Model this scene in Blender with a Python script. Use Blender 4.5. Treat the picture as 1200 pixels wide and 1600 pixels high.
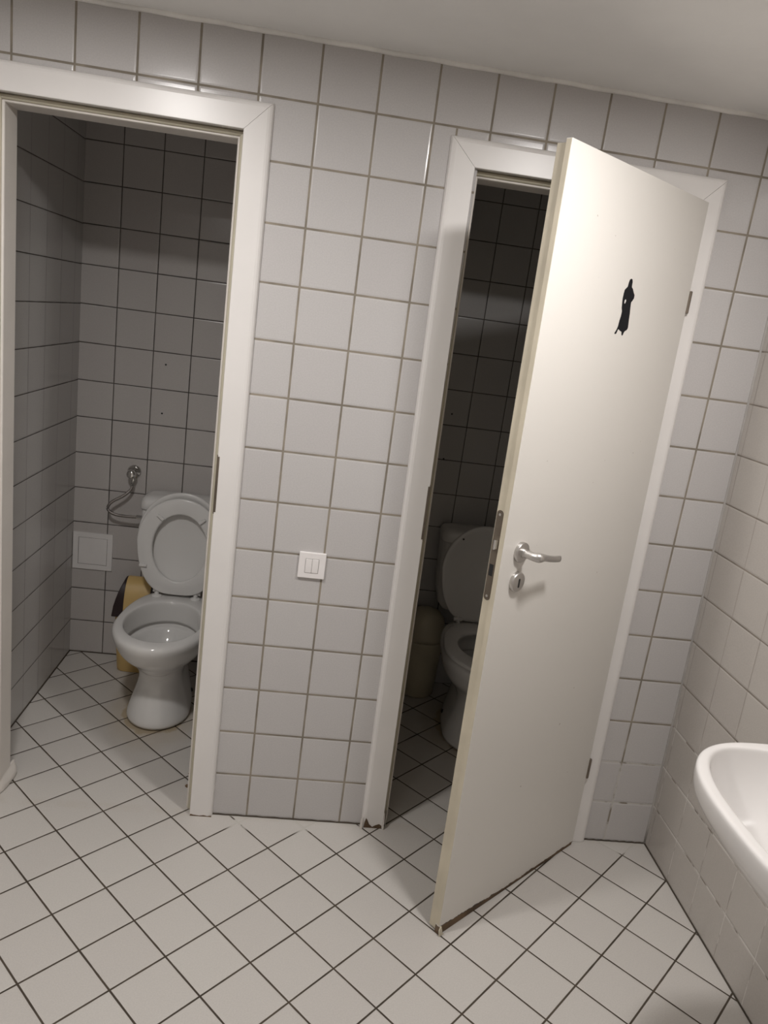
import bpy, bmesh, math, random
from mathutils import Vector, Matrix
random.seed(4)
S = bpy.context.scene
for o in list(bpy.data.objects):
    bpy.data.objects.remove(o)

# ------------------------------------------------------------------ camera, world, exposure, lamps
PITCH = 0.153
CEIL = 2.292
cam_d = bpy.data.cameras.new('camera')
cam = bpy.data.objects.new('camera', cam_d)
S.collection.objects.link(cam)
S.camera = cam
R = ((0.98896, -0.07003, 0.13060), (0.10973, -0.25592, -0.96045), (0.10068, 0.96416, -0.24541))
cam_d.sensor_fit = 'VERTICAL'
cam_d.sensor_height = 24.0
cam_d.lens = 1177.41 / 1600.0 * 24.0
cam_d.clip_start = 0.02


def cam_matrix():
    r = (0.2547, -0.0866, 0.1224)
    a = math.sqrt(sum(c * c for c in r))
    k = [c / a for c in r]
    K = Matrix(((0, -k[2], k[1]), (k[2], 0, -k[0]), (-k[1], k[0], 0)))
    Rm = Matrix.Identity(3) + K * math.sin(a) + (K @ K) * (1 - math.cos(a))
    B = Matrix(((1, 0, 0), (0, 0, -1), (0, 1, 0)))
    W = Rm @ B                       # rows: right, down, forward
    M = Matrix((W[0], -W[1], -W[2])).transposed().to_4x4()
    M.translation = Vector((0.0882, -2.165, 1.6293))
    return M


cam.matrix_world = cam_matrix()

w = bpy.data.worlds.new('world')
S.world = w
w.use_nodes = True
w.node_tree.nodes['Background'].inputs[0].default_value = (0.02, 0.02, 0.02, 1)
w.node_tree.nodes['Background'].inputs[1].default_value = 1.0

S.view_settings.view_transform = 'Standard'
S.view_settings.look = 'None'
S.view_settings.exposure = 0.0
S.view_settings.gamma = 1.0
S.view_settings.use_curve_mapping = False
S.cycles.max_bounces = 10
S.cycles.diffuse_bounces = 8
S.cycles.glossy_bounces = 4

LAMP_COL = (1.0, 0.968, 0.945)
LAMP_STRENGTH = 280.0
LAMPS = [((0.81, -0.99), 0.93), ((-0.50, -0.86), 0.87), ((-0.75, -2.35), 0.18)]  # right doorway, left doorway, and a weak rear lamp added for fill


# ------------------------------------------------------------------ helpers
def link(o):
    S.collection.objects.link(o)
    return o


def empty(name, loc, label=None, cat=None, group=None, kind=None):
    o = link(bpy.data.objects.new(name, None))
    o.location = loc
    o.empty_display_size = 0.05
    tag(o, label, cat, group, kind)
    return o


def tag(o, label=None, cat=None, group=None, kind=None):
    if label: o['label'] = label
    if cat: o['category'] = cat
    if group: o['group'] = group
    if kind: o['kind'] = kind
    return o


def abs_loc(o):
    v = Vector((0, 0, 0))
    while o is not None:
        v += Vector(o.location)
        o = o.parent
    return v


def obj(name, bm, m, parent=None, smooth=False, bevel=0.0, seg=2, sub=0, label=None, origin=None, shear=0.0):
    """bm is in world coordinates; links it as ONE mesh object."""
    if shear:
        for v in bm.verts:
            v.co.x -= shear * v.co.z
    bmesh.ops.recalc_face_normals(bm, faces=bm.faces)
    me = bpy.data.meshes.new(name)
    bm.to_mesh(me)
    bm.free()
    base = abs_loc(parent) if parent else Vector((0, 0, 0))
    org = Vector(origin) if origin is not None else base
    me.transform(Matrix.Translation(-org))
    o = link(bpy.data.objects.new(name, me))
    o.location = org - base
    if parent: o.parent = parent
    me.materials.append(m)
    if smooth:
        for p in me.polygons: p.use_smooth = True
    if bevel:
        b = o.modifiers.new('bevel', 'BEVEL')
        b.width = bevel
        b.segments = seg
        b.limit_method = 'ANGLE'
        b.angle_limit = math.radians(35)
        for p in me.polygons: p.use_smooth = True
        b.harden_normals = True
    if sub:
        s = o.modifiers.new('sub', 'SUBSURF')
        s.levels = sub
        s.render_levels = sub
    if label: o['label'] = label
    return o


def BM():
    return bmesh.new()


def box(bm, x0, x1, y0, y1, z0, z1):
    v = [bm.verts.new((x, y, z)) for x in (x0, x1) for y in (y0, y1) for z in (z0, z1)]
    for f in ((0, 1, 3, 2), (4, 6, 7, 5), (0, 4, 5, 1), (2, 3, 7, 6), (0, 2, 6, 4), (1, 5, 7, 3)):
        bm.faces.new([v[i] for i in f])
    return v


def obox(bm, c, ax, ay, az, hx, hy, hz):
    """oriented box"""
    c = Vector(c); ax = Vector(ax).normalized(); ay = Vector(ay).normalized(); az = Vector(az).normalized()
    v = [bm.verts.new(c + ax * hx * a + ay * hy * b + az * hz * d) for a in (-1, 1) for b in (-1, 1) for d in (-1, 1)]
    for f in ((0, 1, 3, 2), (4, 6, 7, 5), (0, 4, 5, 1), (2, 3, 7, 6), (0, 2, 6, 4), (1, 5, 7, 3)):
        bm.faces.new([v[i] for i in f])


def loft(bm, rings, cap0=True, cap1=True, closed=False):
    rv = [[bm.verts.new(p) for p in r] for r in rings]
    n = len(rv[0])
    pairs = list(zip(rv[:-1], rv[1:]))
    if closed: pairs.append((rv[-1], rv[0]))
    for a, b in pairs:
        for i in range(n):
            j = (i + 1) % n
            bm.faces.new((a[i], a[j], b[j], b[i]))
    if not closed:
        for flag, r in ((cap0, rv[0]), (cap1, rv[-1])):
            if flag:
                c = Vector((0, 0, 0))
                for q in r: c += q.co
                cv = bm.verts.new(c / n)
                for i in range(n):
                    bm.faces.new((r[i], r[(i + 1) % n], cv))
    return rv


def lathe(bm, c, axis, prof, n=32):
    """prof: list of (radius, distance along axis)"""
    c = Vector(c); a = Vector(axis).normalized()
    t = Vector((0, 0, 1)) if abs(a.z) < .9 else Vector((1, 0, 0))
    u = a.cross(t).normalized(); v = a.cross(u)
    rings = []
    for r, d in prof:
        rings.append([c + a * d + (u * math.cos(2 * math.pi * k / n) + v * math.sin(2 * math.pi * k / n)) * max(r, 1e-5) for k in range(n)])
    loft(bm, rings)


def catmull(pts, n=8):
    P = [Vector(p) for p in pts]
    P = [P[0] * 2 - P[1]] + P + [P[-1] * 2 - P[-2]]
    out = []
    for i in range(1, len(P) - 2):
        for k in range(n):
            t = k / n
            a, b, c, d = P[i - 1], P[i], P[i + 1], P[i + 2]
            out.append(0.5 * ((2 * b) + (c - a) * t + (2 * a - 5 * b + 4 * c - d) * t * t + (3 * b - a - 3 * c + d) * t ** 3))
    out.append(P[-2])
    return out


def tube(bm, pts, rad, n=12, sx=1.0, sz=1.0, up=(0, 0, 1)):
    """rad: float or list; sx / sz flatten the section across / along `up`"""
    up = Vector(up)
    m = len(pts)
    rings = []
    for i, p in enumerate(pts):
        d = (pts[min(i + 1, m - 1)] - pts[max(i - 1, 0)]).normalized()
        s = d.cross(up)
        if s.length < 1e-3: s = d.cross(Vector((1, 0, 0)))
        s.normalize(); q = s.cross(d).normalized()
        r = rad[i] if isinstance(rad, (list, tuple)) else rad
        fx = sx[i] if isinstance(sx, (list, tuple)) else sx
        fz = sz[i] if isinstance(sz, (list, tuple)) else sz
        rings.append([p + s * math.cos(2 * math.pi * k / n) * r * fx + q * math.sin(2 * math.pi * k / n) * r * fz for k in range(n)])
    loft(bm, rings)


def prism(bm, pts2, f0, f1):
    """closed 2D outline extruded; f0, f1 map (a, b) to the two sides"""
    A = [bm.verts.new(f0(*p)) for p in pts2]
    B = [bm.verts.new(f1(*p)) for p in pts2]
    n = len(pts2)
    bm.faces.new(A)
    bm.faces.new(B[::-1])
    for i in range(n):
        j = (i + 1) % n
        bm.faces.new((A[i], B[i], B[j], A[j]))


# ------------------------------------------------------------------ materials
class NT:
    def __init__(self, name):
        self.m = bpy.data.materials.new(name)
        self.m.use_nodes = True
        self.t = self.m.node_tree
        self.b = self.t.nodes['Principled BSDF']
        self.pos = None

    def n(self, typ, **kw):
        x = self.t.nodes.new(typ)
        for k, v in kw.items(): setattr(x, k, v)
        return x

    def l(self, a, b):
        self.t.links.new(a, b)

    def put(self, sock, v):
        if isinstance(v, bpy.types.NodeSocket): self.l(v, sock)
        elif isinstance(v, (tuple, list)) and len(v) == 3 and sock.type == 'RGBA': sock.default_value = (*v, 1)
        else: sock.default_value = v

    def math(self, op, a, b=0.0, c=None, clamp=False):
        x = self.n('ShaderNodeMath', operation=op)
        x.use_clamp = clamp
        self.put(x.inputs[0], a)
        if op not in ('FRACT', 'FLOOR', 'ABSOLUTE', 'SQRT'): self.put(x.inputs[1], b)
        if c is not None: self.put(x.inputs[2], c)
        return x.outputs[0]

    def step(self, v, a, b, lo=0.0, hi=1.0):
        x = self.n('ShaderNodeMapRange', interpolation_type='SMOOTHSTEP')
        self.put(x.inputs[0], v)
        for i, q in enumerate((a, b, lo, hi)): x.inputs[i + 1].default_value = q
        return x.outputs[0]

    def mix(self, f, a, b, mode='MIX'):
        x = self.n('ShaderNodeMix', data_type='RGBA', blend_type=mode)
        self.put(x.inputs[0], f); self.put(x.inputs[6], a); self.put(x.inputs[7], b)
        return x.outputs[2]

    def noise(self, scale, detail=3.0, rough=0.5, vec=None):
        x = self.n('ShaderNodeTexNoise')
        x.inputs['Scale'].default_value = scale
        x.inputs['Detail'].default_value = detail
        x.inputs['Roughness'].default_value = rough
        self.l(vec if vec is not None else self.xyz()[3], x.inputs['Vector'])
        return x.outputs[0]

    def xyz(self):
        if self.pos is None:
            g = self.n('ShaderNodeNewGeometry')
            s = self.n('ShaderNodeSeparateXYZ')
            self.l(g.outputs['Position'], s.inputs[0])
            self.pos = (s.outputs[0], s.outputs[1], s.outputs[2], g.outputs['Position'])
        return self.pos

    def bump(self, h, dist, strength=1.0):
        x = self.n('ShaderNodeBump')
        x.inputs['Strength'].default_value = strength
        x.inputs['Distance'].default_value = dist
        self.l(h, x.inputs['Height'])
        self.l(x.outputs[0], self.b.inputs['Normal'])


def mat(name, col, rough=0.4, metal=0.0, spec=0.5, var=0.0, bump=0.0, bscale=60, coat=0.0):
    t = NT(name)
    t.b.inputs['Roughness'].default_value = rough
    t.b.inputs['Metallic'].default_value = metal
    t.b.inputs['Specular IOR Level'].default_value = spec
    if coat: t.b.inputs['Coat Weight'].default_value = coat
    c = t.noise(7.0, 4.0)
    d = tuple(x * (1 - var) for x in col)
    t.l(t.mix(t.step(c, 0.3, 0.7), col, d), t.b.inputs['Base Color'])
    if bump:
        t.bump(t.noise(bscale, 3.0), bump)
    return t.m


TILE = (0.512, 0.494, 0.488)


def tile_mat(name, uax, u0, gu, gv, grout, tile=TILE, v0=0.0, pu=PITCH, pv=PITCH, rough=0.17, floor=False, light_low=None,
             extra=None, stains=None, gvar=0.35, faint_u=0.0, worn=None):
    t = NT(name)
    X, Y, Z, P = t.xyz()
    if floor:
        th = 0.8117; ox, oy = -0.1329, -0.1399
        dx = t.math('SUBTRACT', X, ox); dy = t.math('SUBTRACT', Y, oy)
        a = t.math('SUBTRACT', t.math('MULTIPLY', dx, math.cos(th)), t.math('MULTIPLY', dy, math.sin(th)))
        b = t.math('MULTIPLY', t.math('ADD', t.math('MULTIPLY', dx, math.sin(th)), t.math('MULTIPLY', dy, math.cos(th))), -1.0)
    else:
        a = t.math('SUBTRACT', X if uax == 'x' else Y, u0)
        b = t.math('SUBTRACT', Z, v0)
    ua = t.math('DIVIDE', a, pu); vb = t.math('DIVIDE', b, pv)
    fu = t.math('FRACT', ua); fv = t.math('FRACT', vb)
    du = t.math('MULTIPLY', t.math('MINIMUM', fu, t.math('SUBTRACT', 1.0, fu)), pu)
    dv = t.math('MULTIPLY', t.math('MINIMUM', fv, t.math('SUBTRACT', 1.0, fv)), pv)
    # slightly uneven joint edges
    wob = t.math('MULTIPLY', t.math('SUBTRACT', t.noise(25.0, 2.0), 0.5), 0.0012)
    duw = t.math('ADD', du, wob); dvw = t.math('ADD', dv, wob)
    mu = t.step(duw, gu / 2 - 0.0005, gu / 2 + 0.0006)
    mv = t.step(dvw, gv / 2 - 0.0005, gv / 2 + 0.0006)
    if faint_u:
        mu = t.math('MAXIMUM', mu, faint_u)
    if extra:
        mu = t.math('MINIMUM', mu, extra(t, X, Y, Z))
    m = t.math('MINIMUM', mu, mv)
    cell = t.n('ShaderNodeCombineXYZ')
    t.l(t.math('FLOOR', ua), cell.inputs[0]); t.l(t.math('FLOOR', vb), cell.inputs[1])
    wn = t.n('ShaderNodeTexWhiteNoise', noise_dimensions='3D')
    t.l(cell.outputs[0], wn.inputs['Vector'])
    k = t.math('MULTIPLY_ADD', wn.outputs['Value'], 0.05, 0.975)
    tint = t.mix(0.35, (1, 1, 1), t.mix(wn.outputs['Value'], (1.0, 0.985, 0.985), (0.985, 0.99, 0.985)))
    tc = t.mix(1.0, tile, tint, 'MULTIPLY')
    kk = t.n('ShaderNodeCombineColor')
    for i in range(3): t.l(k, kk.inputs[i])
    tc = t.mix(1.0, tc, kk.outputs[0], 'MULTIPLY')
    # speckle of the glaze
    sp = t.step(t.noise(260.0, 2.0), 0.35, 0.65, 0.97, 1.02)
    sc = t.n('ShaderNodeCombineColor')
    for i in range(3): t.l(sp, sc.inputs[i])
    tc = t.mix(1.0, tc, sc.outputs[0], 'MULTIPLY')
    g2 = tuple(c * (1 - gvar) for c in grout)
    gc = t.mix(t.step(t.noise(9.0, 4.0), 0.35, 0.65), grout, g2)
    if light_low:
        zlim, lc = light_low
        f = t.math('MULTIPLY', t.step(Z, zlim - 0.04, zlim + 0.04, 1.0, 0.0), t.step(t.noise(14.0, 3.0), 0.42, 0.52))
        f = t.math('MULTIPLY', f, t.step(X, 1.09, 1.11))
        gc = t.mix(f, gc, lc)
    if stains: tc, gc = stains(t, X, Y, Z, tc, gc)
    col = t.mix(m, gc, tc)
    t.l(col, t.b.inputs['Base Color'])
    t.l(t.math('ADD', t.math('MULTIPLY', m, rough - 0.85), 0.85), t.b.inputs['Roughness'])
    t.b.inputs['Specular IOR Level'].default_value = 0.45 if not floor else 0.3
    e = 0.005
    cu = t.step(duw, gu / 2 - 0.0005, gu / 2 + e); cv = t.step(dvw, gv / 2 - 0.0005, gv / 2 + e)
    if faint_u: cu = t.math('MAXIMUM', cu, 0.8)
    h = t.math('MINIMUM', cu, cv)
    # every tile sits a hair out of plane
    sep = t.n('ShaderNodeSeparateColor'); t.l(wn.outputs['Color'], sep.inputs[0])
    tilt = t.math('ADD', t.math('MULTIPLY', t.math('SUBTRACT', sep.outputs[0], 0.5), fu),
                  t.math('MULTIPLY', t.math('SUBTRACT', sep.outputs[1], 0.5), fv))
    h = t.math('ADD', h, t.math('MULTIPLY', t.math('MULTIPLY', tilt, m), 1.2))
    h = t.math('ADD', h, t.math('MULTIPLY', t.noise(11.0, 1.0), 0.30))
    t.bump(h, 0.0007)
    return t.m


def front_extra(t, X, Y, Z):
    # the narrow cut tile over the right hand frame
    d = t.math('ABSOLUTE', t.math('SUBTRACT', X, 0.369))
    a = t.step(d, 0.0022, 0.0034)
    return t.math('MAXIMUM', a, t.math('MAXIMUM', t.step(Z, 2.138, 2.140), t.step(Z, 2.02, 2.03, 1.0, 0.0)))


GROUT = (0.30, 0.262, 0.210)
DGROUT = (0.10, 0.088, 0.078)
M_front = tile_mat('glazed_tile_front', 'x', 0.0, 0.0058, 0.0058, GROUT, extra=front_extra,
                   light_low=(0.36, (0.5, 0.48, 0.45)))
M_right = tile_mat('glazed_tile_right', 'y', -0.0258, 0.0022, 0.0042, (0.27, 0.235, 0.20), tile=(0.475, 0.445, 0.415), rough=0.2,
                   light_low=(0.50, (0.62, 0.6, 0.57)), faint_u=0.35)
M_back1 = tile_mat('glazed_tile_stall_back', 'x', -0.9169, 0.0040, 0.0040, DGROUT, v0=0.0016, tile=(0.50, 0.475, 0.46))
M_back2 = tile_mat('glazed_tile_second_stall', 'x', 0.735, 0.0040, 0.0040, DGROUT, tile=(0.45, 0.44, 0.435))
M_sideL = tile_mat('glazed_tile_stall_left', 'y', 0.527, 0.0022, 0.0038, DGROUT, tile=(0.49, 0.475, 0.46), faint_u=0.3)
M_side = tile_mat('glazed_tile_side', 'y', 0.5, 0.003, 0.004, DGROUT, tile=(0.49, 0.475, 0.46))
M_room = tile_mat('glazed_tile_room', 'y', 0.1, 0.005, 0.005, GROUT, tile=(0.68, 0.67, 0.65))
M_rear = tile_mat('glazed_tile_rear', 'x', 0.1, 0.005, 0.005, GROUT, tile=(0.68, 0.67, 0.65))


def floor_stains(t, X, Y, Z, tc, gc):
    brown = (0.18, 0.12, 0.065)
    dirty = (0.40, 0.33, 0.235)
    nz = t.noise(17.0, 4.0)
    f = None
    for cx, cy in ((-0.42, 0.63), (0.855, 0.67)):
        ex = t.math('DIVIDE', t.math('SUBTRACT', X, cx), 0.120)
        ey = t.math('DIVIDE', t.math('SUBTRACT', Y, cy), 0.185)
        r = t.math('SQRT', t.math('ADD', t.math('MULTIPLY', ex, ex), t.math('MULTIPLY', ey, ey)))
        q = t.math('ADD', r, t.math('MULTIPLY', t.math('SUBTRACT', nz, 0.5), 0.5))
        s = t.step(q, 1.02, 1.16, 1.0, 0.0)
        wide = t.step(q, 1.2, 1.9, 0.35, 0.0)
        s = t.math('MAXIMUM', s, wide)
        f = s if f is None else t.math('MAXIMUM', f, s)
    tc = t.mix(f, tc, dirty)
    # grime in front of the left door opening along the threshold
    g = t.math('MULTIPLY', t.step(t.math('ABSOLUTE', t.math('SUBTRACT', Y, 0.0)), 0.004, 0.03, 1.0, 0.0), t.step(nz, 0.35, 0.6))
    tc = t.mix(t.math('MULTIPLY', g, 0.12), tc, dirty)
    # light smears of wall caulk over the joints near the front wall
    c = t.math('MULTIPLY', t.step(t.math('ABSOLUTE', t.math('SUBTRACT', Y, -0.02)), 0.03, 0.055, 1.0, 0.0), t.step(nz, 0.40, 0.5))
    onwall = t.math('MAXIMUM', t.step(X, 1.12, 1.14), t.math('MULTIPLY', t.step(X, -.12, -.10), t.step(X, .37, .39, 1.0, 0.0)))
    gc = t.mix(t.math('MULTIPLY', c, onwall), gc, (0.5, 0.48, 0.44))
    return tc, gc


M_floor = tile_mat('floor_tile', 'x', 0, 0.0049, 0.0049, (0.075, 0.058, 0.042), tile=(0.535, 0.51, 0.48), pu=0.1518, pv=0.1518,
                   rough=0.42, floor=True, stains=floor_stains, gvar=0.3)
M_ceil = mat('painted_plaster', (0.83, 0.825, 0.815), rough=0.8, spec=0.2, var=0.03, bump=0.0004, bscale=40)
M_caulk = mat('white_caulk', (0.86, 0.84, 0.81), rough=0.6, var=0.2, bump=0.001, bscale=120)
M_casing = mat('white_foil_casing', (0.735, 0.71, 0.69), rough=0.32, var=0.03)
M_liner = mat('cream_liner', (0.70, 0.66, 0.615), rough=0.4, var=0.06)
M_seal = mat('beige_rubber_seal', (0.50, 0.46, 0.36), rough=0.6, var=0.1)
M_edge = mat('yellowed_door_edge', (0.62, 0.56, 0.44), rough=0.45, var=0.15)
M_chrome = mat('chrome', (0.75, 0.74, 0.72), rough=0.12, metal=1.0)
M_satin = mat('satin_steel', (0.62, 0.60, 0.58), rough=0.33, metal=1.0)
M_plate = mat('dull_brass_plate', (0.20, 0.165, 0.13), rough=0.5, metal=0.6, var=0.3)
M_black = mat('black', (0.012, 0.012, 0.013), rough=0.5)
M_vinyl = mat('black_vinyl', (0.010, 0.010, 0.012), rough=0.7, spec=0.15)
M_ceramic = mat('white_ceramic', (0.70, 0.69, 0.675), rough=0.09, spec=0.6, var=0.02)
M_basin = mat('basin_ceramic', (0.67, 0.65, 0.635), rough=0.09, spec=0.6, var=0.01)
M_plastic = mat('white_plastic', (0.72, 0.71, 0.695), rough=0.22, var=0.02)
M_switch = mat('switch_plastic', (0.82, 0.79, 0.78), rough=0.28, var=0.02)
M_gap = mat('dark_joint', (0.10, 0.085, 0.075), rough=0.8)
M_tan = mat('tan_plastic', (0.62, 0.43, 0.17), rough=0.4, var=0.1)
M_maroon = mat('dark_maroon_plastic', (0.020, 0.009, 0.010), rough=0.35)
M_cream = mat('cream_plastic', (0.50, 0.455, 0.35), rough=0.4, var=0.1)
M_braid = mat('braided_steel', (0.36, 0.33, 0.31), rough=0.35, metal=0.9, var=0.4, bump=0.001, bscale=500)
M_water = mat('still_water', (0.30, 0.30, 0.29), rough=0.02)
M_chip = mat('bare_chipboard', (0.16, 0.10, 0.055), rough=0.9, var=0.5, bump=0.003, bscale=300)


def door_material():
    t = NT('white_laminate_door')
    X, Y, Z, P = t.xyz()
    nz = t.noise(38.0, 4.0, 0.6)
    # worn away laminate along the lower edge, deepest at the free corner
    reach = t.math('MULTIPLY_ADD', t.step(X, 0.55, 0.85, 1.0, 0.0), 0.016, 0.011)
    lim = t.math('ADD', reach, t.math('MULTIPLY', t.math('SUBTRACT', nz, 0.5), 0.022))
    f = t.math('LESS_THAN', Z, lim)
    col = t.mix(f, (0.69, 0.665, 0.625), t.mix(t.step(nz, 0.4, 0.6), (0.15, 0.095, 0.05), (0.05, 0.032, 0.02)))
    # a few small marks
    mk = t.noise(60.0, 1.0)
    f2 = t.math('GREATER_THAN', mk, 0.815)
    col = t.mix(t.math('MULTIPLY', f2, 0.5), col, (0.25, 0.2, 0.15))
    t.l(col, t.b.inputs['Base Color'])
    t.b.inputs['Roughness'].default_value = 0.36
    t.bump(t.noise(30.0, 2.0), 0.0002)
    return t.m


M_door = door_material()


def lamp_material(strength):
    t = NT('lamp_diffuser')
    t.b.inputs['Base Color'].default_value = (0.8, 0.8, 0.8, 1)
    t.b.inputs['Emission Color'].default_value = (*LAMP_COL, 1)
    t.b.inputs['Emission Strength'].default_value = strength
    return t.m


# ------------------------------------------------------------------ room shell
XL, XR0, LEAN, YR = -1.55, 1.3725, 0.0151, -2.95
BACK = 1.066


def struct(name, bm, m, **kw):
    o = obj(name, bm, m, **kw)
    o['kind'] = 'structure'
    return o


bm = BM(); box(bm, XL - .1, 1.55, YR - .1, BACK + .1, -0.1, 0.0); struct('floor', bm, M_floor)
bm = BM(); box(bm, XL - .1, 1.55, YR - .1, BACK + .1, CEIL, CEIL + .1); struct('ceiling', bm, M_ceil)

D1 = (-0.79, -0.20, 2.035)         # clear opening of the left frame
D2 = (0.469, 1.062, 2.030)         # right frame (leans slightly)
SH2 = 0.0105
T = 0.095
bm = BM()
ztop1 = D1[2] + .022; ztop2 = D2[2] + .022
box(bm, XL, D1[0] - .02, 0, T, 0, CEIL)
box(bm, D1[0] - .02, D1[1] + .02, 0, T, ztop1, CEIL)
box(bm, D1[1] + .02, D2[0] - .03, 0, T, 0, CEIL)
box(bm, D2[0] - .03, D2[1] + .02, 0, T, ztop2, CEIL)
box(bm, D2[1] + .02, XR0 + .02, 0, T, 0, CEIL)
struct('wall_front', bm, M_front)
# right wall leans a little out of plumb
bm = BM()
v = box(bm, XR0, XR0 + .12, YR, BACK, 0, CEIL)
for q in v: q.co.x -= LEAN * q.co.z
struct('wall_right', bm, M_right)
bm = BM(); box(bm, XL - .1, XL, YR, 0, 0, CEIL); struct('wall_left', bm, M_room)
bm = BM(); box(bm, XL - .1, 1.5, YR - .1, YR, 0, CEIL); struct('wall_rear', bm, M_rear)
bm = BM(); box(bm, -1.1, 0.2, BACK, BACK + .1, 0, CEIL); struct('wall_back', bm, M_back1)
bm = BM(); box(bm, 0.2, 1.5, BACK, BACK + .1, 0, CEIL); struct('wall_back_second', bm, M_back2)
bm = BM(); box(bm, -1.03, -0.908, T, BACK, 0, CEIL); struct('wall_stall_left', bm, M_sideL)
bm = BM(); box(bm, 0.09, 0.30, T, BACK, 0, CEIL); struct('wall_divider', bm, M_side)

# caulk bead where the wall meets the ceiling
bm = BM()
pts = [Vector((XL + (XR0 - .036 - XL) * k / 60, -0.003 + 0.001 * math.sin(k * 2.3), CEIL - .003 + 0.001 * math.sin(k * 1.7))) for k in range(61)]
tube(bm, pts, 0.0075, 8)
tr = struct('trim_1', bm, M_caulk, smooth=True)
bm = BM()
pts = [Vector((XR0 - LEAN * CEIL + .002, -0.01 - 2.9 * k / 40, CEIL - .003)) for k in range(41)]
tube(bm, pts, 0.0055, 8)
struct('trim_2', bm, M_caulk, smooth=True)
# bead in the vertical corner
bm = BM()
pts = [Vector((XR0 - LEAN * z - .001, -0.001, z)) for z in [CEIL * k / 30 for k in range(31)]]
tube(bm, pts, 0.004, 8)
struct('trim_3', bm, mat('grey_caulk', (0.42, 0.40, 0.38), rough=0.6, var=0.2), smooth=True)
# dirty joint line at the foot of the walls
bm = BM()
for xa, xb in ((D1[1] + .09, D2[0] - .09), (D2[1] + .09, XR0)):
    n = 24
    tube(bm, [Vector((xa + (xb - xa) * k / n, -0.001, 0.001 + 0.001 * math.sin(k * 2.1))) for k in range(n + 1)], 0.003, 6)
tube(bm, [Vector((XR0 - .001, -2.9 * k / 40, 0.001)) for k in range(41)], 0.003, 6)
tube(bm, [Vector((-0.907, T + (BACK - T) * k / 30, 0.001)) for k in range(31)], 0.003, 6)
tube(bm, [Vector((-0.907 + 1.0 * k / 30, BACK - .001, 0.001)) for k in range(31)], 0.003, 6)
struct('trim_4', bm, mat('dirty_joint', (0.07, 0.055, 0.04), rough=0.9, var=0.3))


def screw_hole(x, z, wall, r=0.004):
    bm = BM(); lathe(bm, (x, BACK - .0008, z), (0, 1, 0), [(r, 0), (r, .004)], 12)
    obj('screw_hole', bm, M_black, wall)


wb = bpy.data.objects['wall_back']; wb2 = bpy.data.objects['wall_back_second']
screw_hole(-0.558, 1.329, wb); screw_hole(-0.562, 1.125, wb)
screw_hole(0.661, 1.274, wb2); screw_hole(0.655, 1.075, wb2)


# ------------------------------------------------------------------ door frames
def u_sweep(prof, x0, x1, zt, side, gap=0.0005):
    """profile (u outward, y) along one leg or the head of the frame; mitred corners"""
    bm = BM()
    if side == 'left':
        a = [(x0 - u, y, 0.001) for u, y in prof]; b = [(x0 - u, y, zt + u - gap) for u, y in prof]
    elif side == 'right':
        a = [(x1 + u, y, 0.001) for u, y in prof]; b = [(x1 + u, y, zt + u - gap) for u, y in prof]
    else:
        a = [(x0 - u + gap, y, zt + u) for u, y in prof]; b = [(x1 + u - gap, y, zt + u) for u, y in prof]
    A = [bm.verts.new(p) for p in a]; B = [bm.verts.new(p) for p in b]
    n = len(prof)
    bm.faces.new(A); bm.faces.new(B[::-1])
    for i in range(n):
        j = (i + 1) % n
        bm.faces.new((A[i], B[i], B[j], A[j]))
    return bm


CASING = [(.018, .003), (.018, -.0145), (.0195, -.016), (.076, -.016), (.082, -.0145), (.087, -.011), (.090, -.005), (.0905, .001), (.0905, .003)]
LINER = [(.0195, .003), (.0195, .024), (.003, .024), (.001, .0255), (.000, .028), (.000, .106), (.002, .108), (.034, .108), (.034, .0965), (.0205, .0965), (.0205, .003)]
SEALP = [(.0185, .018), (.015, .0145), (.009, .016), (.006, .0195), (.006, .0235), (.0185, .0235)]


def frame(name, d, shear, strike):
    x0, x1, zt = d
    root = empty(name, (x0, 0, 0), kind='structure')
    for s in ('left', 'right', 'head'):
        obj('casing', u_sweep(CASING, x0, x1, zt, s), M_casing, root, shear=shear)
        obj('jamb', u_sweep(LINER, x0, x1, zt, s, 0.0), M_liner, root, shear=shear)
        obj('rubber_seal', u_sweep(SEALP, x0, x1, zt, s, 0.0), M_seal, root, shear=shear)
    # strike plate let into the rebate
    z0, z1 = strike[1], strike[2]
    bm = BM()
    if strike[0] == 'right':
        box(bm, x1 + .0165, x1 + .0192, -.0168, .0140, z0, z1)
        box(bm, x1 + .0192, x1 + .024, -.0168, -.0155, z0 + .005, z1 - .005)
    else:
        box(bm, x0 - .0192, x0 - .0165, -.0168, .0140, z0, z1)
        box(bm, x0 - .024, x0 - .0192, -.0168, -.0155, z0 + .005, z1 - .005)
    sp = obj('strike_plate', bm, M_plate, root, shear=shear, bevel=.0006)
    bm = BM()
    for za, zb in ((z0 + .025, z0 + .06), (z1 - .065, z1 - .03)):
        xx = x1 + .0163 if strike[0] == 'right' else x0 - .0167
        box(bm, xx, xx + .0004, -.010, .008, za, zb)
    obj('latch_slot', bm, M_black, sp, shear=shear)
    return root


f1 = frame('door_1', D1, 0.0, ('right', 1.02, 1.195))
f2 = frame('door_2', D2, SH2, ('left', 1.005, 1.178))


# splintered feet of the frames
def shard(bm, base, w, h, y0, y1):
    x, z = base
    prism(bm, [(x, z), (x + w, z), (x + w * .85, z + h * .55), (x + w * .35, z + h), (x + w * .1, z + h * .5)],
          lambda a, b: Vector((a, y0, b)), lambda a, b: Vector((a, y1, b)))


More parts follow.
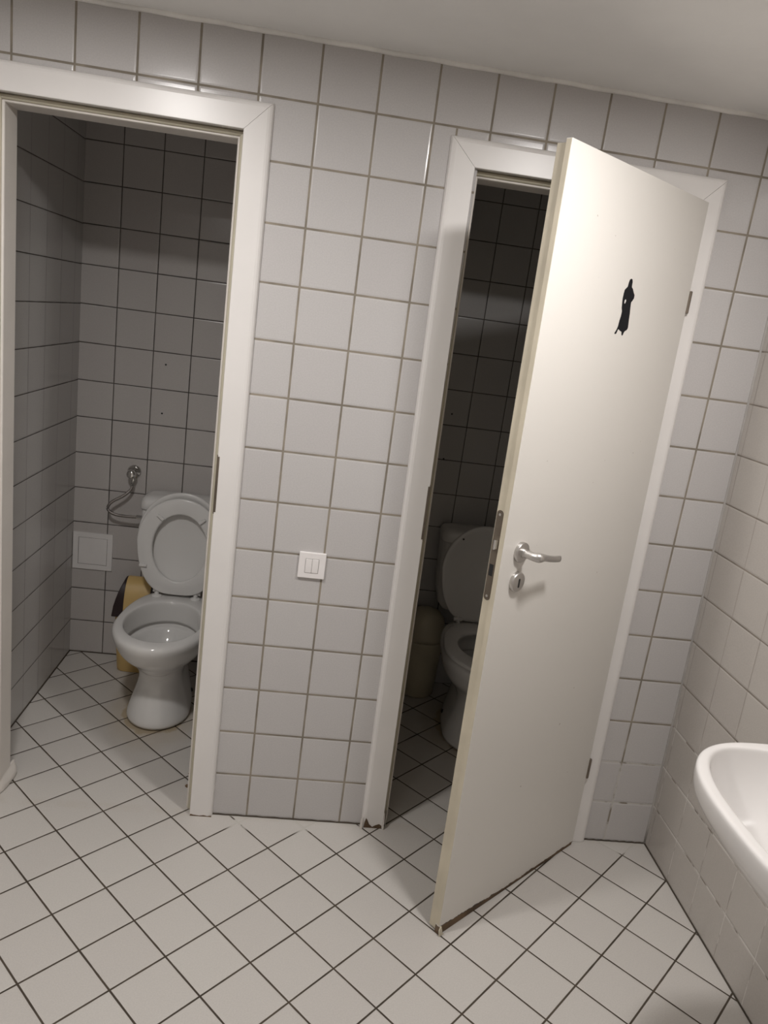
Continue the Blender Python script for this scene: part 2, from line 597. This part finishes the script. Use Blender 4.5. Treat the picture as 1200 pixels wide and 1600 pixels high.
bm = BM()
prism(bm, [(.388, .0), (.447, .0), (.447, .010), (.438, .016), (.426, .011), (.416, .004), (.405, .013), (.397, .030), (.392, .036), (.389, .018)],
      lambda a, b: Vector((a, -.0172, b)), lambda a, b: Vector((a, -.0158, b)))
obj('broken_foot', bm, M_chip, f2, label='rotten brown splintered foot of the casing')
bm = BM()
shard(bm, (.374, 0), .008, .05, -.026, -.018)
shard(bm, (.450, 0), .004, .06, -.022, -.012)
shard(bm, (.4595, 0), .003, .05, .001, .016)
obj('splinter', bm, M_liner, f2)
# swollen foot of the left jamb in door_1
bm = BM()
rings = []
for k in range(9):
    z = 0.001 + 0.052 * k / 8
    b = 0.015 * math.sin(math.pi * min(1, (k + 3.2) / 11.0)) ** 1.5 * (1 if k < 7 else .35)
    rings.append([Vector((D1[0] - .012, .015, z)), Vector((D1[0] + b * .3, .018, z)), Vector((D1[0] + b * .8, .06, z)), Vector((D1[0] + b, .10, z)),
                  Vector((D1[0] + b * .9, .135, z)), Vector((D1[0] + b * .3, .148, z)), Vector((D1[0] - .012, .146, z))])
loft(bm, rings)
obj('swollen_foot', bm, M_liner, f1, smooth=True, sub=1, label='swollen flaking foot of the jamb')
bm = BM()
prism(bm, [(-.181, 0), (-.112, 0), (-.113, .004), (-.125, .002), (-.137, .0045), (-.15, .002), (-.168, .004), (-.180, .006)],
      lambda a, b: Vector((a, -.0172, b)), lambda a, b: Vector((a, -.0155, b)))
obj('broken_foot', bm, M_chip, f1)
# small rusty screw stub at the foot of the jamb
bm = BM()
lathe(bm, (-0.2005, .05, .062), (-1, 0, 0), [(.004, 0), (.006, .003), (.005, .008), (.002, .011)], 10)
lathe(bm, (-0.2005, .055, .105), (-1, 0, 0), [(.0025, 0), (.003, .002), (.001, .005)], 8)
obj('rusty_screw', bm, M_chip, f1)

# ------------------------------------------------------------------ the open door
HX, HY = 1.097, -0.032
U = Vector((-0.7770, -0.6295, 0)).normalized()
N_IN = Vector((-U.y * -1, 0, 0))
N_IN = Vector((U.y, -U.x, 0))        # towards the stall
if N_IN.y < 0: N_IN = -N_IN


def dp(s, t, z):
    return Vector((HX, HY, 0)) + U * s + N_IN * t + Vector((0, 0, z))


def dbox(bm, s0, s1, t0, t1, z0, z1):
    v = [bm.verts.new(dp(s, t, z)) for s in (s0, s1) for t in (t0, t1) for z in (z0, z1)]
    for f in ((0, 1, 3, 2), (4, 6, 7, 5), (0, 4, 5, 1), (2, 3, 7, 6), (0, 2, 6, 4), (1, 5, 7, 3)):
        bm.faces.new([v[i] for i in f])


door = empty('door_3', (HX, HY, 0.0), 'white open door with black woman pictogram and steel lever handle', 'door', kind='structure')
LW = 0.667
bm = BM(); dbox(bm, -.007, LW, 0.0, 0.0150, 0.006, 2.052)
obj('door_panel', bm, M_door, door, shear=SH2, bevel=.0012)
bm = BM(); dbox(bm, 0.012, LW - .004, 0.0152, 0.0400, 0.006, 2.044)
obj('door_core', bm, M_edge, door, shear=SH2, bevel=.001, label='yellowed rebated edge and back of the door')
bm = BM(); dbox(bm, LW + .0001, LW + .0008, 0.0012, 0.0138, 0.03, 2.050)
obj('edge_band', bm, M_edge, door, shear=SH2)
# torn laminate at the lower free corner
bm = BM()
prism(bm, [(LW - .016, 0.001), (LW + .002, 0.0), (LW + .006, .020), (LW + .001, .034), (LW - .004, .022), (LW - .008, .008)],
      lambda a, b: dp(a, -.007, b), lambda a, b: dp(a, -.003, b))
obj('torn_laminate', bm, M_edge, door)
# bare strip under the leaf
bm = BM()
ptl = []
n = 60
random.seed(11)
for k in range(n + 1):
    s = LW * k / n
    h = .008 + .0025 * random.random() + (0.016 * max(0, (k / n - .55) / .45) ** 1.2) + (.002 if k % 7 == 0 else 0)
    ptl.append((s, h))
out = [(0.0, .001)] + ptl + [(LW, .001)]
prism(bm, out, lambda a, b: dp(a, -.0009, b), lambda a, b: dp(a, .0150, b))
obj('bare_lower_edge', bm, M_chip, door, label='bare brown chipped lower edge')
# lock plate in the edge, latch
LP = LW - .004
bm = BM()
o2 = []
for k in range(13):
    a = math.pi * k / 12
    o2.append((.028 + .0095 * math.cos(a), 1.214 + .009 * math.sin(a)))
for k in range(13):
    a = math.pi + math.pi * k / 12
    o2.append((.028 + .0095 * math.cos(a), 1.000 + .009 * math.sin(a)))
prism(bm, o2, lambda a, b: dp(LP - .001, a, b), lambda a, b: dp(LP + .0012, a, b))
lp = obj('lock_plate', bm, M_plate, door, shear=SH2)
bm = BM()
prism(bm, [(LP, .020), (LP + .013, .021), (LP + .012, .026), (LP, .036)], lambda a, b: dp(a, b, 1.125), lambda a, b: dp(a, b, 1.150))
obj('latch', bm, M_chrome, lp, shear=SH2, bevel=.002)
bm = BM(); dbox(bm, LP + .0012, LP + .0016, .022, .034, 1.055, 1.085)
obj('deadbolt', bm, M_black, lp, shear=SH2)
bm = BM()
for z in (1.212, 1.002):
    lathe(bm, dp(LP + .0012, .028, z), U, [(.0035, 0), (.0035, .0008), (.002, .0012)], 10)
obj('screw', bm, M_satin, lp, shear=SH2)

OUT = -N_IN
RS, RZ = 0.594, 1.118
hd = obj('door_handle', (lambda b: (lathe(b, dp(RS, 0, RZ), OUT, [(.0265, 0), (.0265, .007), (.0250, .0095), (.020, .0105), (.0125, .0105), (.0125, .016), (.0105, .018)], 40), b)[1])(BM()),
         M_satin, door, shear=SH2, smooth=False, bevel=.0006)
bm = BM()
path = catmull([dp(RS, -.012, RZ), dp(RS, -.030, RZ), dp(RS - .001, -.044, RZ), dp(RS - .008, -.053, RZ), dp(RS - .026, -.0545, RZ - .002),
                dp(RS - .055, -.050, RZ - .009), dp(RS - .085, -.046, RZ - .015), dp(RS - .112, -.045, RZ - .018)], 6)
m = len(path)
rad = []; fx = []; fz = []
for i in range(m):
    t = i / (m - 1)
    rad.append(.0105 + .0020 * math.exp(-((t - .42) / .12) ** 2))
    k = min(1, max(0, (t - .42) / .2))
    fx.append(1.0 - .50 * k); fz.append(1.0 - .18 * k)
tube(bm, path, rad, 20, fx, fz)
obj('lever', bm, M_satin, hd, shear=SH2, smooth=True)
KZ = 1.040
bm = BM(); lathe(bm, dp(RS - .001, 0, KZ), OUT, [(.0262, 0), (.0262, .008), (.0245, .0105), (.021, .0115), (.0, .0115)], 40)
kr = obj('keyhole_rosette', bm, M_satin, door, shear=SH2, bevel=.0006)
bm = BM()
c = RS - .001
o2 = [(c + .0035 * math.cos(a), KZ + .007 + .0035 * math.sin(a)) for a in [math.pi * (k / 8) for k in range(9)]] + \
     [(c + .0032 * math.cos(a), KZ - .011 + .0032 * math.sin(a)) for a in [math.pi + math.pi * (k / 8) for k in range(9)]]
prism(bm, o2, lambda a, b: dp(a, -.0113, b), lambda a, b: dp(a, -.0119, b))
obj('keyhole', bm, M_black, kr, shear=SH2)
for z0, z1 in ((1.757, 1.818), (0.255, 0.326)):
    bm = BM(); lathe(bm, dp(-.0105, -.000, z0), (0, 0, 1), [(.0045, 0), (.0055, .002), (.0055, z1 - z0 - .002), (.0045, z1 - z0)], 14)
    obj('hinge', bm, M_plate, door, shear=SH2)

PIC = [(0.3204, 1.8087), (0.3146, 1.8076), (0.3116, 1.8015), (0.3116, 1.795), (0.3106, 1.7893), (0.3037, 1.7855), (0.2963, 1.7773), (0.2901, 1.7721), (0.2898, 1.7649), (0.2951, 1.7577), (0.3001, 1.7531), (0.2986, 1.7414), (0.2953, 1.7245), (0.2941, 1.7113), (0.2921, 1.6981), (0.2911, 1.6901), (0.2946, 1.6851), (0.3038, 1.6809), (0.3075, 1.6766), (0.3094, 1.6711), (0.313, 1.6687), (0.3164, 1.6718), (0.3184, 1.6783), (0.3277, 1.6802), (0.3371, 1.684), (0.34, 1.6778), (0.3429, 1.6716), (0.3489, 1.67), (0.3515, 1.6722), (0.3458, 1.6793), (0.3406, 1.6897), (0.3392, 1.703), (0.336, 1.7151), (0.3353, 1.727), (0.3398, 1.7357), (0.3419, 1.7472), (0.3438, 1.7574), (0.3431, 1.7704), (0.3415, 1.7796), (0.3303, 1.7881), (0.3289, 1.798), (0.3266, 1.8054)]
bm = BM()
prism(bm, PIC, lambda a, b: dp(a, -.0006, b), lambda a, b: dp(a, -.0001, b))
pic = obj('pictogram', bm, M_vinyl, door, shear=SH2, label='black silhouette of a woman in a long dress')
bm = BM()
prism(bm, [(.3301, 1.7576), (.3265, 1.7542), (.3290, 1.7474), (.3325, 1.7469), (.3337, 1.7533)], lambda a, b: dp(a, -.0011, b), lambda a, b: dp(a, -.0008, b))
obj('arm_gap', bm, M_casing, pic, shear=SH2)


# ------------------------------------------------------------------ toilets
def ring_pts(cx, z, yf, yc, yb, hw, hb, n=56, pw=3.2):
    out = []
    for k in range(n):
        a = 2 * math.pi * k / n
        s, c = math.sin(a), math.cos(a)
        if c >= 0:      # front
            y = yc - (yc - yf) * c
            x = hw * s
        else:
            cc = -c
            yy = abs(cc) ** (2 / pw); xx = abs(s) ** (2 / pw)
            y = yc + (yb - yc) * yy
            wdt = hw + (hb - hw) * yy ** 1.6
            x = math.copysign(wdt * xx, s)
        out.append(Vector((cx + x, y, z)))
    return out


def lid_outline(n=64, L=.43, w=.178, wb=.138):
    """egg in (across, along) starting from the hinge side"""
    pts = []
    for k in range(n):
        a = 2 * math.pi * k / n
        s, c = math.sin(a), math.cos(a)
        vc = L * .54
        if c >= 0:
            pts.append((w * s, vc + (L - vc) * c))
        else:
            pw = 3.4
            yy = abs(c) ** (2 / pw); xx = abs(s) ** (2 / pw)
            pts.append((math.copysign((w + (wb - w) * yy ** 1.4) * xx, s), vc - vc * yy))
    return pts


def slab(bm, frame, outline, t0, t1, r=.004, hole=None, dish=0.0):
    """rounded plate in a local frame (origin, a, b, nrm); hole = outline of an opening"""
    o, A, Bv, Nn = frame
    P = lambda p, t: o + A * p[0] + Bv * p[1] + Nn * t
    cxy = (sum(p[0] for p in outline) / len(outline), sum(p[1] for p in outline) / len(outline))

    def inset(pl, d):
        res = []
        m = len(pl)
        for i in range(m):
            a, b = pl[i - 1], pl[(i + 1) % m]
            tx, ty = b[0] - a[0], b[1] - a[1]
            l = math.hypot(tx, ty) or 1
            nx, ny = ty / l, -tx / l
            if (cxy[0] - pl[i][0]) * nx + (cxy[1] - pl[i][1]) * ny < 0: nx, ny = -nx, -ny
            res.append((pl[i][0] + nx * d, pl[i][1] + ny * d))
        return res
    rings = []
    seq = [(r, t0), (r * .3, t0 + r * .3), (0, t0 + r), (0, t1 - r), (r * .3, t1 - r * .3), (r, t1)]
    for d, t in seq: rings.append([P(q, t) for q in inset(outline, d)])
    if hole:
        for d, t in ((-r, t1), (-r * .3, t1 - r * .3), (0, t1 - r), (0, t0 + r), (-r * .3, t0 + r * .3), (-r, t0)):
            rings.append([P(q, t) for q in inset(hole, d)])
        loft(bm, rings, closed=True)
    elif dish:
        rings.append([P(q, t1) for q in inset(outline, .018)])
        rings.append([P(q, t1 - dish) for q in inset(outline, .026)])
        loft(bm, rings)
    else:
        loft(bm, rings)


def make_toilet(cx, label, ring_up):
    root = empty('toilet', (cx, 0.66, 0), label, 'toilet')
    bm = BM()
    lv = [(.001, .452, .60, .90, .122, .085), (.015, .450, .60, .90, .123, .085), (.05, .462, .60, .90, .114, .083), (.10, .484, .60, .90, .098, .072),
          (.15, .500, .60, .90, .083, .066), (.19, .500, .60, .90, .080, .069), (.22, .482, .60, .90, .093, .082), (.25, .452, .60, .90, .113, .100),
          (.28, .405, .60, .90, .142, .118), (.31, .368, .59, .90, .161, .130), (.34, .352, .58, .90, .170, .138), (.365, .336, .57, .90, .178, .143),
          (.385, .329, .57, .90, .181, .146), (.398, .333, .57, .898, .178, .143), (.405, .345, .57, .892, .168, .135)]
    rings = [ring_pts(cx, z, yf, yc, yb, hw, hb) for z, yf, yc, yb, hw, hb in lv]
    # opening, rim wall, undercut, bowl
    for z, yf, yc, yb, hw in ((.4060, .376, .575, .786, .154), (.4045, .386, .575, .777, .147), (.400, .391, .575, .773, .143), (.385, .394, .575, .770, .141),
                              (.335, .398, .575, .766, .138), (.322, .399, .575, .765, .137), (.320, .396, .575, .768, .140), (.317, .380, .575, .784, .154), (.303, .380, .575, .784, .154),
                              (.301, .400, .575, .760, .136), (.297, .415, .575, .748, .128), (.270, .430, .575, .735, .118), (.235, .460, .575, .705, .09), (.205, .490, .575, .665, .06)):
        rings.append(ring_pts(cx, z, yf, yc, yb, hw, hw, pw=2.0))
    loft(bm, rings)
    obj('bowl', bm, M_ceramic, root, smooth=True, sub=1)
    bm = BM()
    loft(bm, [ring_pts(cx, .243, .472, .575, .693, .083, .083, pw=2.0), ring_pts(cx, .245, .473, .575, .692, .082, .082, pw=2.0)])
    obj('water', bm, M_water, root)
    for s in (-1, 1):
        bm = BM(); lathe(bm, (cx + s * .103, .72, .045), (s, 0, .25), [(.009, -.01), (.009, .004), (.006, .008)], 14)
        obj('floor_bolt', bm, M_black, root)
    # tank
    bm = BM()
    rings = []
    for z, hw, y0 in ((.425, .120, .93), (.432, .140, .915), (.46, .158, .900), (.52, .168, .892), (.62, .176, .888), (.745, .180, .884)):
        rr = []
        for k in range(48):
            a = 2 * math.pi * k / 48
            c, s = math.cos(a), math.sin(a)
            e = 2 / 5.0
            yc, hy = (y0 + 1.058) / 2, (1.058 - y0) / 2
            rr.append(Vector((cx + hw * math.copysign(abs(c) ** e, c), yc + hy * math.copysign(abs(s) ** e, s), z)))
        rings.append(rr)
    loft(bm, rings)
    tk = obj('tank', bm, M_ceramic, root, smooth=True)
    bm = BM()
    rings = []
    for z, d in ((.746, .002), (.748, -.003), (.750, -.004), (.776, -.003), (.790, .003), (.797, .012), (.801, .03)):
        rr = []
        for k in range(48):
            a = 2 * math.pi * k / 48
            c, s = math.cos(a), math.sin(a)
            e = 2 / 5.0
            hw = .182 - d; hy = .0885 - d
            rr.append(Vector((cx + hw * math.copysign(abs(c) ** e, c), .9715 + hy * math.copysign(abs(s) ** e, s) - (0 if s < 0 else -d * 0), z)))
        rings.append(rr)
    loft(bm, rings)
    obj('tank_lid', bm, M_ceramic, tk, smooth=True)
    # raised lid
    A = Vector((1, 0, 0)); Bv = Vector((0, .052, 1)).normalized(); Nn = Vector((0, -1, .052)).normalized()
    o = Vector((cx, .858, .412))
    bm = BM(); slab(bm, (o, A, Bv, Nn), lid_outline(), 0.0, .013, r=.005, dish=.007)
    obj('lid', bm, M_plastic, root, smooth=True)
    if ring_up:
        o3 = o + Nn * .024 + Bv * .002
        hole = [(.110 * math.sin(2 * math.pi * k / 64), .200 + .142 * math.cos(2 * math.pi * k / 64)) for k in range(64)]
        bm = BM(); slab(bm, (o3, A, Bv, Nn), lid_outline(L=.408, w=.173, wb=.136), 0.0, .018, r=.006, hole=hole)
        sr = obj('seat_ring', bm, M_plastic, root, smooth=True)
        for a, b, rot in ((-.083, .325, .7), (.083, .325, -.7), (-.140, .118, 0.0), (.140, .118, 0.0)):
            bm = BM()
            ax = A * math.cos(rot) - Bv * math.sin(rot)
            c = o3 + A * a + Bv * b + Nn * .0225
            obox(bm, c, ax, Nn.cross(ax), Nn, .016, .0060, .0055)
            obj('bumper', bm, M_plastic, sr, bevel=.003, seg=3)
    else:
        hole = [(.112 * math.sin(2 * math.pi * k / 64), .205 + .145 * math.cos(2 * math.pi * k / 64)) for k in range(64)]
        fr = (Vector((cx, .800, .409)), Vector((1, 0, 0)), Vector((0, -1, 0)), Vector((0, 0, 1)))
        # the ring lies on the rim
        ol = lid_outline(L=.475, w=.182, wb=.138)
        bm = BM(); slab(bm, fr, ol, 0.0, .018, r=.006, hole=[(a * 1.08, b + .03) for a, b in hole])
        obj('seat_ring', bm, M_plastic, root, smooth=True)
        for s in (-1, 1):
            bm = BM(); lathe(bm, o + A * .105 * s + Bv * .365 + Nn * .012, Nn, [(.0042, 0), (.0042, .004), (.003, .005)], 12)
            obj('bumper', bm, M_black, root)
    for s in (-1, 1):
        bm = BM()
        x = cx + s * .079
        lathe(bm, (x, .822, .405), (0, 0, 1), [(.021, 0), (.021, .003), (.017, .006), (.009, .007), (.009, .016), (.0, .017)], 24)
        tube(bm, [Vector((x - .018, .838, .424)), Vector((x + .018, .838, .424))], .0085, 16)
        tube(bm, [Vector((x, .822, .416)), Vector((x, .838, .424)), Vector((x, .850, .432))], .007, 12)
        obj('seat_hinge', bm, M_plastic, root, smooth=True, bevel=.0008)
    return root


make_toilet(-0.412, 'white toilet in the lit left stall with seat ring and lid both raised', True)
make_toilet(0.862, 'white toilet in the dark right stall, half hidden by the open door', False)

# ------------------------------------------------------------------ valve and hose of the left toilet
vx, vz = -0.662, 0.862
v = empty('water_valve', (vx, BACK, vz), 'chrome shut-off valve on the stall wall with braided hose curving to the tank', 'valve')
bm = BM(); lathe(bm, (vx, BACK, vz), (0, -1, 0), [(.029, 0), (.029, .003), (.022, .009), (.013, .011), (.011, .030)], 32)
obj('escutcheon', bm, M_chrome, v, smooth=True)
bm = BM(); lathe(bm, (vx, BACK - .024, vz), (0, -1, 0), [(.013, 0), (.015, .006), (.015, .018), (.018, .022), (.020, .030), (.018, .040), (.010, .045)], 28)
tube(bm, [Vector((vx, BACK - .034, vz)), Vector((vx + .003, BACK - .036, vz - .030)), Vector((vx + .001, BACK - .036, vz - .052))], [.010, .010, .0085], 14)
obj('valve_body', bm, M_chrome, v, smooth=True)
bm = BM()
pts = catmull([(vx, BACK - .036, vz - .048), (vx - .002, BACK - .040, vz - .070), (vx - .028, BACK - .050, vz - .098), (vx - .075, BACK - .060, vz - .130),
               (vx - .088, BACK - .062, vz - .160), (vx - .062, BACK - .062, vz - .180), (vx - .010, BACK - .064, vz - .184), (vx + .056, BACK - .068, vz - .180)], 8)
tube(bm, pts, .0062, 12)
hs = obj('hose', bm, M_braid, v, smooth=True)
bm = BM(); tube(bm, [pts[-1] + Vector((-.022, 0, 0)), pts[-1] + Vector((.012, 0, 0))], .0095, 6)
obj('hose_nut', bm, M_chrome, hs)

# ------------------------------------------------------------------ inspection hatch
ap = empty('inspection_hatch', (-.823, BACK, .486), 'square white inspection hatch in the corner of the left stall back wall', 'hatch')
bm = BM()
x0, x1, z0, z1 = -.905, -.738, .402, .569
i = .022
for a, b, c, d in ((x0, x1, z0, z0 + i), (x0, x1, z1 - i, z1), (x0, x0 + i, z0 + i, z1 - i), (x1 - i, x1, z0 + i, z1 - i)):
    box(bm, a, b, BACK - .007, BACK, c, d)
M_hatch = mat('hatch_plastic', (0.76, 0.74, 0.73), rough=0.35, var=0.03)
obj('hatch_frame', bm, M_hatch, ap)
bm = BM(); box(bm, x0 + i + .0015, x1 - i - .0015, BACK - .0065, BACK, z0 + i + .0015, z1 - i - .0015)
obj('hatch_door', bm, M_hatch, ap, bevel=.001)
bm = BM(); box(bm, x0 + i, x1 - i, BACK - .003, BACK - .0005, z0 + i, z1 - i)
obj('joint', bm, M_gap, ap)


# ------------------------------------------------------------------ waste bins
def rr(cx, cy, z, hx, hy, e=4.0, n=48):
    out = []
    for k in range(n):
        a = 2 * math.pi * k / n
        c, s = math.cos(a), math.sin(a)
        out.append(Vector((cx + hx * math.copysign(abs(c) ** (2 / e), c), cy + hy * math.copysign(abs(s) ** (2 / e), s), z)))
    return out


def make_bin(cx, cy, label, body, flap, hood, hx=.095, hy=.075, H=.42, group=None):
    root = empty('waste_bin', (cx, cy, 0), label, 'waste bin', group)
    bm = BM()
    hb = H * .62
    loft(bm, [rr(cx, cy, .001, hx * .78, hy * .78), rr(cx, cy, .006, hx * .82, hy * .82), rr(cx, cy, hb * .5, hx * .91, hy * .91), rr(cx, cy, hb, hx, hy), rr(cx, cy, hb + .004, hx * .98, hy * .98)])
    obj('bin_body', bm, body, root, smooth=False, bevel=.002)
    # hood: two cheeks left and right with an arched swing flap between
    arch = []
    for k in range(17):
        a = math.pi * k / 16
        arch.append((cy - hy * 1.03 * math.cos(a) * (1 - .10 * math.sin(a)), hb + .002 + (H - hb) * math.sin(a) ** .75))
    for s in (-1, 1):
        bm = BM()
        xs = lambda b: cx + s * hx * (1.06 - .42 * ((b - hb) / (H - hb)) ** 1.6)
        xb = cx + s * hx * .50
        prism(bm, arch, lambda a, b: Vector((xs(b), a, b)), lambda a, b: Vector((xb, a, b)))
        obj('bin_hood', bm, hood, root, bevel=.003)
    bm = BM()
    outer = [(cy + (a - cy) * 1.015, hb + .002 + (b - hb - .002) * 1.012) for a, b in arch]
    fx0, fx1 = cx - hx * .56, cx + hx * .56
    prism(bm, outer, lambda a, b: Vector((fx0, a, b)), lambda a, b: Vector((fx1, a, b)))
    obj('swing_flap', bm, flap, root, bevel=.002)
    return root


make_bin(-0.588, 0.968, 'tan swing-top waste bin with dark maroon hood behind the left toilet', M_tan, M_tan, M_maroon)

# the second bin is round with a shallow domed cover
cx, cy = 0.672, 0.968
rb = empty('waste_bin', (cx, cy, 0), 'round cream waste bin in the dark right stall beside the toilet tank', 'waste bin')
bm = BM(); lathe(bm, (cx, cy, .001), (0, 0, 1), [(.070, 0), (.078, .008), (.083, .12), (.089, .262), (.089, .268), (.083, .270)], 48)
obj('bin_body', bm, M_cream, rb, smooth=True)
bm = BM(); lathe(bm, (cx, cy, .272), (0, 0, 1), [(.086, 0), (.0915, .003), (.0915, .020), (.088, .060), (.078, .100), (.055, .128), (.020, .139), (.0, .140)], 48)
obj('bin_lid', bm, M_cream, rb, smooth=True)


# ------------------------------------------------------------------ light switch
sw = empty('light_switch', (.120, 0, .889), 'white square double rocker light switch on the tiles between the doorways', 'switch')
x0, x1, z0, z1 = .0795, .1605, .8485, .9300
bm = BM(); box(bm, x0, x1, -.009, 0, z0, z1)
obj('switch_frame', bm, M_switch, sw, bevel=.0025, seg=3)
bm = BM(); box(bm, .0995, .1400, -.0094, -.006, .866, .911)
obj('joint', bm, M_gap, sw)
for a, b in ((.1003, .1194), (.1202, .1392)):
    bm = BM()
    prism(bm, [(-.004, .8668), (-.0105, .8668), (-.0125, .889), (-.0118, .9102), (-.004, .9102)], lambda y, z: Vector((a, y, z)), lambda y, z: Vector((b, y, z)))
    obj('rocker', bm, M_switch, sw, bevel=.0006)

# ------------------------------------------------------------------ wash basin on the right wall
WX = XR0 - LEAN * .8


def basin_ring(z, ins, xb, n=72, yc=-1.052, hw=.300, xf=.899, e=2.7, pb=7.0):
    """D shape: rounded bow to the room, flat against the wall"""
    pts = []
    xm = xf + (xb - xf) * .52
    for k in range(n):
        a = 2 * math.pi * k / n
        c, s = math.cos(a), math.sin(a)
        if c >= 0:
            x = xm - (xm - xf - ins) * abs(c) ** (2 / e)
            y = yc + (hw - ins) * math.copysign(abs(s) ** (2 / e), s)
        else:
            x = xm + (xb - xm) * abs(c) ** (2 / pb)
            y = yc + (hw - ins) * math.copysign(abs(s) ** (2 / pb), s)
        pts.append(Vector((x, y, z)))
    return pts


bs = empty('washbasin', (WX, -1.052, .66), 'white ceramic wall-hung washbasin on the right wall, cut by the photo edge', 'washbasin')
bm = BM()
WB = WX - .001
XI = WX - .115
rings = [basin_ring(.655, .16, WB), basin_ring(.665, .13, WB), basin_ring(.71, .075, WB), basin_ring(.755, .035, WB), basin_ring(.780, .016, WB), basin_ring(.792, .008, WB),
         basin_ring(.800, .003, WB), basin_ring(.815, .000, WB), basin_ring(.836, .000, WB), basin_ring(.8405, .0015, WB), basin_ring(.8435, .0055, WB), basin_ring(.8440, .010, WB)]
rings += [basin_ring(.8435, .022, XI + .014, e=2.6, pb=3.2), basin_ring(.8425, .0265, XI + .010, e=2.55, pb=3.0), basin_ring(.839, .0300, XI + .006, e=2.5, pb=3.0), basin_ring(.830, .0320, XI + .002, e=2.5, pb=3.0), basin_ring(.80, .042, XI - .005, e=2.5, pb=2.8), basin_ring(.76, .063, XI - .02, e=2.4, pb=2.6),
          basin_ring(.72, .100, XI - .05, e=2.2, pb=2.3), basin_ring(.700, .150, XI - .08, e=2.0, pb=2.0), basin_ring(.692, .19, XI - .12, e=2.0, pb=2.0)]
loft(bm, rings)
obj('basin', bm, M_basin, bs, smooth=True, sub=1)
bm = BM(); lathe(bm, (1.115, -1.052, .6935), (0, 0, 1), [(.022, 0), (.022, .002), (.016, .0025), (.014, .001)], 28)
obj('drain', bm, M_chrome, bs)

# ------------------------------------------------------------------ ceiling lamps (flat round panels); the rear one is added as fill
LABS = ['round flat ceiling light in front of the right doorway', 'round flat ceiling light in front of the left doorway', 'added weak fill light, round flat panel at the rear of the washroom']
for (p, k), lab in zip(LAMPS, LABS):
    lm = empty('ceiling_lamp', (p[0], p[1], CEIL), lab, 'ceiling light')
    bm = BM(); lathe(bm, (p[0], p[1], CEIL), (0, 0, -1), [(.095, 0), (.095, .010), (.089, .014), (.081, .014), (.081, .004)], 48)
    obj('lamp_rim', bm, M_casing, lm, bevel=.001)
    bm = BM()
    n = 48
    vs = [bm.verts.new((p[0] + .080 * math.cos(2 * math.pi * q / n), p[1] + .080 * math.sin(2 * math.pi * q / n), CEIL - .0128)) for q in range(n)]
    f = bm.faces.new(vs)
    o = obj('diffuser', bm, lamp_material(LAMP_STRENGTH * k), lm)
    if o.data.polygons[0].normal.z > 0:
        o.data.flip_normals()
